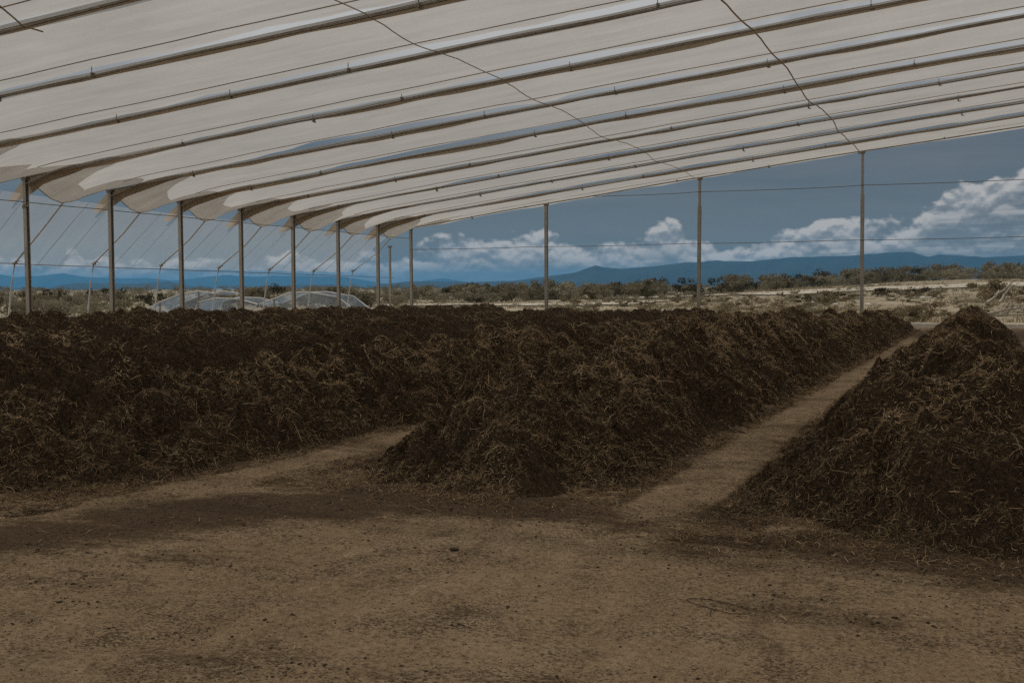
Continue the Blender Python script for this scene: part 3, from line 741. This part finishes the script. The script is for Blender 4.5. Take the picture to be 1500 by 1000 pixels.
tag(link(bpy.data.objects.new('side_film', me)), 'hazy clear plastic film stretched on a slant outside the left posts', 'plastic film')

# concrete kerb at the far end
b = MB(); b.box((0, YE + .72, .03), (110, .30, .24)); 
o = b.build('concrete_kerb', M['concrete']); tag(o, 'long pale concrete kerb on the ground along the far open side', 'kerb')

# ------------------------------------------------------------------ beyond the shed
def bush_mesh(name, seed, w, h, nleaf, leaf, mats, lobes=7, stems=5, spiky=0.0):
    rng = np.random.default_rng(seed)
    ctr = np.stack([rng.normal(0, .26, lobes) * w, rng.normal(0, .26, lobes) * w, rng.uniform(.12, .78, lobes) * h], -1)
    rad = rng.uniform(.16, .30, lobes)
    k = rng.integers(0, lobes, nleaf)
    d = rng.normal(0, 1, (nleaf, 3)); d /= np.linalg.norm(d, axis=1, keepdims=True)
    rr = rng.uniform(.35, 1, nleaf) ** .5
    P = ctr[k] + d * (rad[k] * rr)[:, None] * np.array([w, w, h * .8])
    P[:, 2] = np.clip(P[:, 2], .02 * h, None)
    a = rng.normal(0, 1, (nleaf, 3)); a /= np.linalg.norm(a, axis=1, keepdims=True)
    bdir = np.cross(a, d + .01); bdir /= np.linalg.norm(bdir, axis=1, keepdims=True)
    s = leaf * rng.uniform(.5, 1.3, nleaf)
    A = a * s[:, None]; B = bdir * (s * .55)[:, None]
    V = np.stack([P - A, P + B, P + A, P - B], 1).reshape(-1, 3)
    Q = np.arange(nleaf * 4).reshape(-1, 4)
    sv = []; sq = []
    for i in range(stems):
        e = ctr[i % lobes]; r0 = .018 * h + .01
        n0 = nleaf * 4 + len(sv)
        for t in (0, .5, 1):
            c = np.array([e[0] * t * t, e[1] * t * t, e[2] * t]); r = r0 * (1 - .7 * t)
            sv += [c + (r, 0, 0), c + (-r * .5, r * .8, 0), c + (-r * .5, -r * .8, 0)]
        for t in range(2):
            for u in range(3): sq.append((n0 + t * 3 + u, n0 + t * 3 + (u + 1) % 3, n0 + t * 3 + 3 + (u + 1) % 3, n0 + t * 3 + 3 + u))
    V = np.concatenate([V, np.array(sv)]); Q = np.concatenate([Q, np.array(sq)])
    mi = np.concatenate([np.zeros(nleaf, int), np.ones(len(sq), int)])
    return mesh_np(name, V, Q, mats, False, mat_idx=mi)
YAW = math.radians(24.1)
def at(px, d):
    """ground position of something seen in column px of the photograph, d metres in front of the viewpoint"""
    xc = (px - 750) / 1600 * d
    return xc * math.cos(YAW) - d * math.sin(YAW), xc * math.sin(YAW) + d * math.cos(YAW)
def put(me, px, d, s, label, cat, group, sz=None, name='shrub'):
    x, y = at(px, d); o = bpy.data.objects.new(name, me); o.location = (x, y, float(terr(x, y)) - .03)
    o.rotation_euler = (0, 0, random.uniform(0, 6.28)); o.scale = (s, s, sz or s)
    return tag(link(o), label, cat, group)
B_sage = [bush_mesh('sage_bush', 100 + k, 3.0, 2.0, 620, .13, [M['leaf_sage'], M['bark']], 9) for k in range(4)]
B_olive = [bush_mesh('olive_bush', 120 + k, 3.2, 2.6, 700, .14, [M['leaf_olive'], M['bark']], 10) for k in range(4)]
B_dark = [bush_mesh('dark_bush', 140 + k, 2.8, 2.5, 650, .13, [M['leaf_dark'], M['bark']], 8) for k in range(4)]
B_low = [bush_mesh('low_bush', 160 + k, 1.7, .8, 420, .075, [M['leaf_sage'], M['bark']], 8) for k in range(3)]
B_lowd = [bush_mesh('low_dark_bush', 170 + k, 1.6, .85, 420, .075, [M['leaf_dark'], M['bark']], 8) for k in range(3)]
B_dry = [bush_mesh('dry_bush', 180 + k, 1.5, 1.0, 900, .075, [M['leaf_dry'], M['bark']], 9) for k in range(3)]

# the band of desert scrub: front rows as single shrubs
random.seed(6)
lab_band = {'sage': ('grey green desert shrub in the band of scrub beyond the field', B_sage), 'olive': ('olive green desert shrub in the band of scrub beyond the field', B_olive), 'dark': ('dark brown green desert shrub in the band of scrub beyond the field', B_dark)}
for k in range(290):
    px = random.uniform(600, 1540) if k > 125 else random.uniform(-40, 600)
    f = min(max((px - 600) / 900, 0), 1)
    d0 = 112 + 66 * f
    d = d0 * random.uniform(1.0, 1.4) if k > 125 else (random.uniform(74, 165) if (k % 3 or px > 205) else random.uniform(52, 74))
    kind = random.choices(['sage', 'olive', 'dark'], [5, 3, 1.5])[0]
    s = random.uniform(.7, 1.25) * ((0.85 if k > 125 else .66) + .50 * f) * (d / d0) ** .3
    l, B = lab_band[kind]
    put(random.choice(B), px, d, s, l, 'shrub', kind + ' shrubs in the scrub band')
# and the rest of the scrub plain as one mass
def scrub_mass():
    rng = np.random.default_rng(8); Vs = []; Qs = []; off = 0
    src = []
    for B in (B_sage, B_olive, B_dark):
        for me in B:
            n = len(me.vertices); v = np.zeros(n * 3, np.float32); me.vertices.foreach_get('co', v)
            src.append(v.reshape(-1, 3)[:260 * 4])
    for k in range(620):
        px = rng.uniform(-120, 1640); d = rng.uniform(190, 620) if k < 420 else rng.uniform(620, 1500)
        x, y = at(px, d); v = src[rng.integers(len(src))]; s = rng.uniform(.8, 1.4) * (1 if d < 400 else 1.5)
        a = rng.uniform(0, 6.28); c, sn = math.cos(a), math.sin(a)
        P = np.stack([v[:, 0] * c - v[:, 1] * sn, v[:, 0] * sn + v[:, 1] * c, v[:, 2] * .8], -1) * s + np.array([x, y, float(terr(x, y))])
        Vs.append(P); Qs.append(np.arange(len(P)).reshape(-1, 4) + off); off += len(P)
    me = mesh_np('scrub', np.concatenate(Vs), np.concatenate(Qs), [M['leaf_olive']], False)
    tag(link(bpy.data.objects.new('far_scrub', me)), kind='stuff')
scrub_mass()
# a few that stand out
put(B_dark[0], 86, 92, .80, 'dark bushy tree beyond the film, between the first and second left posts', 'tree', None, name='desert_tree')
put(B_dark[1], 172, 118, .9, 'dark round bush just right of the second left post', 'shrub', None)
put(B_dark[2], 405, 120, 1.0, 'dark crown showing above the milky film tunnels', 'tree', None, name='desert_tree')
put(B_dark[3], 380, 124, .8, 'smaller dark bush left of the crown above the film tunnels', 'shrub', None)
put(B_dark[0], 508, 90, .9, 'dark bush beside the right end of the film tunnels, by the sixth post', 'shrub', None)
put(B_olive[1], 530, 96, .85, 'olive bush between the sixth and seventh left posts', 'shrub', None)
put(B_dark[2], 905, 150, .95, 'flat topped dark shrub right of the shortest far post', 'shrub', None)
put(B_dark[1], 945, 148, 1.0, 'dark round shrub in the middle of the gap between two far posts', 'shrub', None)
put(B_olive[0], 1078, 182, 1.25, 'tall dark crown rising above the scrub right of the middle far post', 'tree', None, name='desert_tree')
put(B_dark[3], 1255, 190, 1.1, 'dark crown just left of the tallest far post', 'tree', None, name='desert_tree')
put(B_olive[2], 1370, 186, 1.35, 'wide olive crown in the scrub above the right windrow', 'tree', None, name='desert_tree')
# low bushes in the field
lows = [(868, 118), (905, 112), (925, 110), (950, 108), (975, 112), (1000, 110), (1018, 114), (1036, 112)]
for k, (px, d) in enumerate(lows): put(random.choice(B_low if k % 3 else B_lowd), px, d, random.uniform(.9, 1.25), 'low grey green bush in the row of bushes between the two taller far posts', 'shrub', 'low bushes left of the middle far post')
lows = [(1158, 96), (1172, 95), (1188, 97), (1206, 96), (1222, 98), (1240, 99), (1256, 101), (1285, 104), (1300, 103), (1320, 106), (1340, 105), (1352, 104), (1376, 108)]
for k, (px, d) in enumerate(lows): put(random.choice(B_lowd if k % 3 else B_low), px, d, random.uniform(.85, 1.15), 'low dark bush in the row below the pale road on the right', 'shrub', 'low bushes along the pale road')
for px, d, s, lab in ((1334, 52, .95, 'brown weed clump against the kerb, left of the right windrow'), (1352, 53.5, .9, 'brown weed clump against the kerb, touching the right windrow'), (1318, 56, .7, 'small brown weed behind the kerb by the end of the middle windrow'), (1338, 60, .8, 'pale weed behind the two brown clumps at the kerb')):
    put(random.choice(B_dry), px, d, s * .9, lab, 'weed', None, name='weed')
for px, d, s, lab in ((1462, 92, 2.0, 'tall dry bush standing above the dead branches on the right'), (1450, 94, 1.6, 'lower dry bush left of the tall one above the dead branches'), (1215, 92, 1.3, 'dry bush left of the tallest far post')):
    put(random.choice(B_dry), px, d, s, lab, 'shrub', None, name='dry_shrub')

# small weeds scattered over the dry field
for k in range(190):
    px = random.uniform(820, 1560); d = random.uniform(56, 124)
    if at(px, d)[1] < YE + 2.5: continue
    dry = random.random() < .62
    put(random.choice(B_dry if dry else B_low), px, d, random.uniform(.3, .75), 'small tan weed in the dry field beyond the kerb' if dry else 'small grey green weed in the dry field beyond the kerb', 'weed', 'tan weeds in the field' if dry else 'green weeds in the field', sz=random.uniform(.3, .6), name='field_weed')
# tufts of dry grass
def grass():
    rng = np.random.default_rng(21); n = 15000
    px = rng.uniform(560, 1620, n); d = 50 + 130 * rng.random(n) ** 1.25
    xc = (px - 750) / 1600 * d; x = xc * math.cos(YAW) - d * math.sin(YAW); y = xc * math.sin(YAW) + d * math.cos(YAW)
    k = (y > YE + 1.4) & (fbm(x * .12, y * .12, 0, 3, 31) + rng.normal(0, .3, n) > -.12); x, y, d = x[k], y[k], d[k]; n = len(x)
    nb = 9; X = np.repeat(x, nb) + rng.normal(0, .16, n * nb); Y = np.repeat(y, nb) + rng.normal(0, .16, n * nb)
    hh = np.repeat(rng.uniform(.06, .30, n), nb) * rng.uniform(.5, 1.1, n * nb); a = rng.uniform(0, 6.28, n * nb)
    wd = .018 + .00012 * np.repeat(d, nb); lean = rng.normal(0, .35, (n * nb, 2)) * hh[:, None]
    Z = terr(X, Y) - .02; dx, dy = np.cos(a) * wd, np.sin(a) * wd
    V = np.stack([np.stack([X - dx, Y - dy, Z], -1), np.stack([X + dx, Y + dy, Z], -1), np.stack([X + lean[:, 0] + dx * .3, Y + lean[:, 1] + dy * .3, Z + hh], -1), np.stack([X + lean[:, 0] - dx * .3, Y + lean[:, 1] - dy * .3, Z + hh], -1)], 1).reshape(-1, 3)
    me = mesh_np('grass', V, np.arange(len(V)).reshape(-1, 4), [M['grass']], False)
    tag(link(bpy.data.objects.new('dry_grass', me)), kind='stuff')
grass()

# pale road across the field
def road(name, pts, width, lift):
    P = np.array([at(*p) for p in pts]); t = np.linspace(0, 1, len(P)); u = np.linspace(0, 1, 90)
    c = np.stack([np.interp(u, t, P[:, 0]), np.interp(u, t, P[:, 1])], -1); d = np.gradient(c, axis=0); d /= np.linalg.norm(d, axis=1, keepdims=True); nrm = np.stack([-d[:, 1], d[:, 0]], -1)
    w = np.linspace(-.5, .5, 6); G = c[:, None] + nrm[:, None] * (w[None, :, None] * width * (1 + .15 * noise(u * 20, 0 * u, 0, 3))[:, None, None])
    Z = terr(G[..., 0], G[..., 1]) + lift
    tag(link(bpy.data.objects.new(name, mesh_np(name, np.concatenate([G, Z[..., None]], -1).reshape(-1, 3), grid_quads(90, 6), [M['road']]))), kind='structure')
road('dirt_road', [(830, 132), (1000, 128), (1150, 126), (1300, 128), (1450, 132), (1640, 138)], 16, .10)
road('dirt_track', [(560, 112), (700, 104), (830, 100), (960, 96)], 14, .08)

# heap of bleached dead branches by the right edge of the field
def branch(p, q, r, label):
    p, q = Vector(p), Vector(q); b = MB(); P = []
    for k in range(7):
        f = k / 6; P.append(p.lerp(q, f) + Vector((random.uniform(-1, 1), random.uniform(-1, 1), random.uniform(-.6, .6))) * .05 * (q - p).length * math.sin(math.pi * f))
    b.tube(P, [r * (1 - .7 * k / 6) for k in range(7)], 6)
    o = b.build('dead_branch', M['deadwood'], smooth=True); tag(o, label, 'branch', 'heap of dead branches')
    for k in range(3):
        s = P[2 + k]; e = s + ((q - p).normalized() * .5 + Vector((random.uniform(-1, 1), random.uniform(-1, 1), random.uniform(.1, .9)))) * (q - p).length * .16
        t = MB(); t.tube([s, (s + e) / 2 + Vector((0, 0, .05)), e], [r * .5, r * .35, r * .12], 5); t.build('twig', M['deadwood'], o, smooth=True)
def g3(px, d, h): x, y = at(px, d); return (x, y, float(terr(x, y)) + h)
branch(g3(1446, 74, .25), g3(1482, 74, 1.55), .13, 'thick bleached branch leaning steeply upward out of the heap on the right')
branch(g3(1464, 75, .2), g3(1484, 75.5, 1.7), .11, 'second steep bleached branch just right of the thickest one')
branch(g3(1436, 58, .12), g3(1520, 60, .75), .075, 'long pale branch lying low across the front of the heap')
branch(g3(1452, 58.5, .1), g3(1560, 59, .35), .06, 'straight pale branch lying flat under the others')
branch(g3(1462, 60, .05), g3(1500, 60, .62), .05, 'forked pale branch pointing up to the right picture edge')
branch(g3(1470, 61, .3), g3(1550, 61.5, 1.0), .06, 'crooked pale branch on top at the right picture edge')
for k in range(16):
    px = random.uniform(1448, 1580); d = random.uniform(57, 66)
    branch(g3(px, d, random.uniform(.02, .3)), g3(px + random.uniform(-30, 40), d + random.uniform(-1, 1), random.uniform(.05, .6)), random.uniform(.02, .045), 'thin pale stick tangled in the heap of dead branches')
# pale stones in the field
for px, d, s, lab in ((1224, 88, .22, 'pale stone in the dry grass left of the tallest far post'), (1352, 98, .30, 'white stone beside the dark bushes below the road'), (1362, 97, .24, 'small white stone right of the larger white one'), (1190, 93, .2, 'pale stone under the low dark bushes'), (1272, 84, .25, 'pale stone just right of the tallest far post')):
    P, T = clod_template(int(px)); x, y = at(px, d)
    o = link(bpy.data.objects.new('field_stone', mesh_np('field_stone', P * s * np.array([1.4, 1, 1.3]), None, [M['stone']], True, tris=T))); o.location = (x, y, float(terr(x, y)) + s * .3); tag(o, lab, 'stone')

# milky film tunnels outside the left posts
def tunnel(arch, depth, label, flaps):
    """arch: front outline as (px, distance, height)"""
    A = [Vector(g3(*p)) for p in arch]; back = Vector((-depth * .45, depth, 0))
    n = len(A); pts = []
    for p in A: pts.append(p)
    o = bpy.data.objects.new('film_tunnel', None); o.location = A[0]; link(o); tag(o, label, 'film tunnel', 'film tunnels outside the shed')
    loc = A[0]; R = [p - loc for p in A]
    V = []; m = 6
    for p in R:
        for k in range(m):
            f = k / (m - 1); V.append(p + back * f + Vector((0, 0, -.10 * math.sin(math.pi * f))) )
    me = mesh_np('cover', np.array([tuple(v) for v in V]), grid_quads(n, m), [M['milky']]); link(bpy.data.objects.new('cover', me), o)
    # end wall film with torn openings
    b = MB(); V = []; F = []
    for a, c, keep in zip(R[:-1], R[1:], flaps):
        za, zc = -loc.z, -loc.z
        k = .0 if keep else .45
        V = [a + Vector((0, .03, -.02)), c + Vector((0, .03, -.02)), Vector((c.x, c.y + .03, za + (c.z - za) * k)), Vector((a.x, a.y + .03, za + (a.z - za) * k * .6))]
        b.add(V, [(0, 1, 2, 3)])
    b.build('end_film', M['milky'], o)
    for f, nm in ((0, 'front_hoop'), (1, 'rear_hoop')):
        b = MB(); b.tube([p + back * f for p in R], .042, 6); b.build(nm, M['pipe'], o, smooth=True)
    b = MB()
    for p in (R[1], R[-2]): b.tube([p, Vector((p.x, p.y, -loc.z))], .05, 6)
    b.build('leg', M['dark_steel'], o)
tunnel([(208, 66, .35), (235, 66, .95), (264, 66, 1.42), (292, 66, 1.60), (318, 66, 1.45)], 5, 'milky film tunnel between the third and fourth left posts, with a straight sloping white edge', (1, 1, 0, 1))
tunnel([(284, 62, .3), (291, 62, .95), (316, 62, 1.18), (350, 62, 1.14), (378, 62, .82)], 5, 'low milky film tunnel with a rounded white hoop behind the fourth left post', (1, 0, 1, 1))
tunnel([(380, 64, .8), (402, 64, 1.12), (424, 64, 1.46), (452, 64, 1.50), (495, 64, 1.20), (520, 64, .42)], 6, 'widest milky film tunnel behind the fifth left post, with torn openings', (1, 1, 0, 0, 1))

# ------------------------------------------------------------------ mountains
def ridge(name, prof, dist, depth, seed, rough):
    """prof: (column, row) outline in the photograph turned into bearings and heights at a real distance"""
    px = np.array([p[0] for p in prof], float); py = np.array([p[1] for p in prof], float)
    hor = 421 - .0047 * (px - 750)
    n = 520; u = np.linspace(px[0], px[-1], n); el = np.interp(u, px, (hor - py) / 1600)
    m = 15; f = np.linspace(-1, 1, m)
    az = np.arctan((u - 750) / 1600) - YAW
    dd = dist / np.cos(np.arctan((u - 750) / 1600))
    H = el * dist + 1.7; H = H + rough * fbm(u * .045, 0 * u, 0, 4, seed)
    U, Fg = np.meshgrid(u, f, indexing='ij')
    ridge_n = fbm(U * .03, Fg * 2.2, 0, 4, seed + 3)
    h = np.maximum(H, 2)[:, None] * np.where(np.abs(Fg) < 1e-6, 1, (1 - np.abs(Fg)) ** .8 * (1 + .28 * ridge_n))
    h = np.where(np.abs(Fg) > .99, -12, np.minimum(h, H[:, None]))
    r = dd[:, None] + Fg * depth * (1 + .15 * ridge_n)
    V = np.stack([r * np.sin(az)[:, None], r * np.cos(az)[:, None], h], -1).reshape(-1, 3)
    tag(link(bpy.data.objects.new(name, mesh_np(name, V, grid_quads(n, m), [M['mount']]))), kind='structure')
ridge('mountains', [(-260, 432), (-60, 438), (0, 437), (20, 434), (48, 428), (80, 420), (115, 414), (150, 415), (200, 415), (250, 413), (272, 417), (300, 424), (330, 424), (370, 421), (430, 417), (500, 417), (528, 424), (560, 416), (600, 412), (640, 412), (690, 413), (725, 412), (760, 410), (800, 405), (840, 399), (856, 395), (872, 390), (890, 391), (910, 394), (960, 390), (1000, 385), (1050, 382), (1100, 382.5), (1130, 379), (1180, 376.5), (1225, 375), (1265, 373), (1300, 370), (1335, 369.5), (1358, 376), (1375, 373), (1400, 374), (1440, 377), (1470, 376), (1500, 374), (1600, 378), (1760, 384)], 5200, 900, 3, 4)
ridge('far_mountains', [(-260, 404), (0, 402), (25, 406), (50, 405), (95, 400), (130, 406), (180, 408), (215, 407), (260, 411), (290, 407), (330, 403), (370, 405), (430, 404), (500, 405), (545, 412), (580, 418), (620, 412), (648, 407), (690, 414), (740, 420), (1760, 430)], 11500, 600, 14, 7)

# ------------------------------------------------------------------ air
b = MB(); b.box((0, 0, 85), (26400, 26400, 200)); hz = b.build('haze', []) if False else None
m, nt, out = mat('haze_air')
pv = N(nt, 'ShaderNodeVolumePrincipled', inp={'Color': (.13, .49, .93, 1), 'Density': 0.8e-4, 'Anisotropy': 0.0})
nt.links.new(pv.outputs[0], out.inputs['Volume'])
HZ = b.build('haze', m); tag(HZ, kind='stuff')

# ------------------------------------------------------------------ sky and sun
SUN_EL, SUN_AZ = math.radians(63), math.radians(-80)      # azimuth from +Y towards +X
W = bpy.data.worlds.new('World'); SC.world = W; W.use_nodes = True
nt = W.node_tree; nt.nodes.clear()
out = nt.nodes.new('ShaderNodeOutputWorld'); bg = nt.nodes.new('ShaderNodeBackground'); bg.inputs[1].default_value = .075
sky = nt.nodes.new('ShaderNodeTexSky'); sky.sky_type = 'NISHITA'; sky.sun_disc = False
sky.sun_elevation = SUN_EL; sky.sun_rotation = SUN_AZ; sky.altitude = 1500; sky.air_density = 1.0; sky.dust_density = .6; sky.ozone_density = 1.2
d = nt.nodes.new('ShaderNodeTexCoord').outputs['Generated']
sp = N(nt, 'ShaderNodeSeparateXYZ'); nt.links.new(d, sp.inputs[0])
az = math_(nt, 'ARCTAN2', sp.outputs[0], sp.outputs[1]); el = math_(nt, 'ARCSINE', sp.outputs[2])
def vec(x, y, z=0.0):
    n = N(nt, 'ShaderNodeCombineXYZ')
    for i, v in enumerate((x, y, z)):
        if hasattr(v, 'is_output'): nt.links.new(v, n.inputs[i])
        else: n.inputs[i].default_value = v
    return n.outputs[0]
def cloud_noise(dy):
    e2 = math_(nt, 'ADD', el, dy)
    return tex_noise(nt, vec(math_(nt, 'MULTIPLY', az, 38.0), math_(nt, 'MULTIPLY', e2, 56.0), 3.7), 1.0, 5, .50, .0)
n0 = cloud_noise(0.0); n1 = cloud_noise(.0045)
# height of the cumulus tops along the horizon (bearing in degrees -> elevation in degrees)
fc = nt.nodes.new('ShaderNodeFloatCurve'); cv = fc.mapping.curves[0]
prof = [(-180, 2.6), (-120, 3.2), (-70, 2.4), (-52, 1.3), (-44, 1.5), (-36, 1.4), (-31, 1.7), (-28, 2.35), (-26, 2.75), (-24.5, 2.5), (-22.5, 2.85), (-20, 2.35), (-17.5, 3.0), (-16.2, 3.25), (-14.8, 2.3), (-12.5, 2.0), (-10.5, 2.45), (-9, 2.55), (-7.2, 3.1), (-5.2, 2.6), (-4, 3.3), (-2.2, 4.5), (-1.2, 4.6), (.2, 4.7), (2, 5.9), (6, 5.2), (20, 3.5), (60, 2.8), (120, 3.0), (180, 2.6)]
while len(cv.points) < len(prof): cv.points.new(.5, .5)
for p, (a, e) in zip(cv.points, prof): p.location = ((a + 180) / 360, (e + (.15 if -12 < a < 20 else -.2 if -60 < a else 0)) / 10); p.handle_type = 'AUTO'
fc.mapping.update()
nt.links.new(math_(nt, 'ADD', math_(nt, 'DIVIDE', az, 2 * math.pi), .5), fc.inputs[1])
top = math_(nt, 'MULTIPLY', fc.outputs[0], 10 * math.pi / 180)
depthv = math_(nt, 'SUBTRACT', top, el)                                  # > 0 below the tops
body = math_(nt, 'ADD', math_(nt, 'MULTIPLY', depthv, 55.0), math_(nt, 'MULTIPLY', math_(nt, 'SUBTRACT', n0, .5), 3.4))
dens = ramp(nt, math_(nt, 'ADD', math_(nt, 'MULTIPLY', body, .5), .5), [(.40, 0.0), (.58, .95)])
# flat, streaky lower part
st = tex_noise(nt, vec(math_(nt, 'MULTIPLY', az, 9.0), math_(nt, 'MULTIPLY', el, 210.0), 1.3), 1.0, 5, .6, .3)
low = ramp(nt, math_(nt, 'MULTIPLY', depthv, 28.0), [(.35, 1.0), (1.0, 0.0)])
streak = ramp(nt, st, [(.38, 0.15), (.60, .85)])
keep = math_(nt, 'MAXIMUM', low, streak)
hz_fade = ramp(nt, math_(nt, 'MULTIPLY', el, 40.0), [(.35, .30), (1.0, 1.0)])
dens = math_(nt, 'MULTIPLY', math_(nt, 'MULTIPLY', dens, keep), hz_fade)
lit = math_(nt, 'ADD', .52, math_(nt, 'MULTIPLY', math_(nt, 'SUBTRACT', n0, n1), 5.0), clamp=True)
lit = math_(nt, 'ADD', math_(nt, 'MULTIPLY', lit, .75), math_(nt, 'MULTIPLY', low, .28), clamp=True)
ccol = ramp(nt, lit, [(.2, (3.5, 3.75, 4.1)), (.5, (5.6, 5.75, 5.95)), (.85, (9.6, 9.2, 8.8))])
# high thin cloud, and broken cloud overhead
ci = tex_noise(nt, vec(math_(nt, 'MULTIPLY', az, 3.0), math_(nt, 'MULTIPLY', el, 26.0), 8.1), 1.0, 5, .55, .6)
cif = math_(nt, 'MULTIPLY', ramp(nt, ci, [(.36, 0.0), (.66, .62)]), ramp(nt, el, [(.02, .5), (.12, 1.0)]))
ov = tex_noise(nt, d, 3.2, 6, .58, .3)
ovf = math_(nt, 'MULTIPLY', ramp(nt, ov, [(.30, .25), (.46, .98)]), ramp(nt, el, [(.13, 0.0), (.22, 1.0)]))
c = mixc(nt, .78, sky.outputs[0], (1.60, 1.85, 2.10))
c = mixc(nt, cif, c, (3.7, 3.95, 4.2))
c = mixc(nt, ovf, c, (9.4, 9.3, 9.2))
c = mixc(nt, dens, c, ccol)
nt.links.new(c, bg.inputs[0]); nt.links.new(bg.outputs[0], out.inputs[0])

sl = bpy.data.lights.new('sun', 'SUN'); sl.energy = 3.0; sl.angle = math.radians(.53); sl.color = (1, .95, .87)
so = bpy.data.objects.new('sun', sl); link(so)
sd = Vector((math.sin(SUN_AZ) * math.cos(SUN_EL), math.cos(SUN_AZ) * math.cos(SUN_EL), math.sin(SUN_EL)))
so.rotation_euler = sd.to_track_quat('Z', 'Y').to_euler()

# ------------------------------------------------------------------ camera
cam = bpy.data.cameras.new('camera'); cam.sensor_width = 36; cam.lens = 36 * 1600 / 1500; cam.clip_start = .05; cam.clip_end = 40000
co = bpy.data.objects.new('camera', cam); link(co); SC.camera = co
F0 = Vector((-math.sin(YAW), math.cos(YAW), 0)); R0 = Vector((math.cos(YAW), math.sin(YAW), 0)); U0 = Vector((0, 0, 1))
pt = math.radians(-2.827); ro = math.radians(.27)
Fv = F0 * math.cos(pt) + U0 * math.sin(pt); Uv = U0 * math.cos(pt) - F0 * math.sin(pt)
Rv = R0 * math.cos(ro) - Uv * math.sin(ro); Uv = Uv * math.cos(ro) + R0 * math.sin(ro)
co.matrix_world = Matrix(((Rv.x, Uv.x, -Fv.x, 0), (Rv.y, Uv.y, -Fv.y, 0), (Rv.z, Uv.z, -Fv.z, 1.7), (0, 0, 0, 1)))

vs_ = SC.view_settings; vs_.view_transform = 'Standard'; vs_.look = 'None'; vs_.gamma = 1; vs_.exposure = -.6
SC.render.engine = 'CYCLES'
cy = SC.cycles; cy.max_bounces = 8; cy.diffuse_bounces = 4; cy.transmission_bounces = 6; cy.transparent_max_bounces = 16; cy.volume_bounces = 1
cy.use_denoising = False
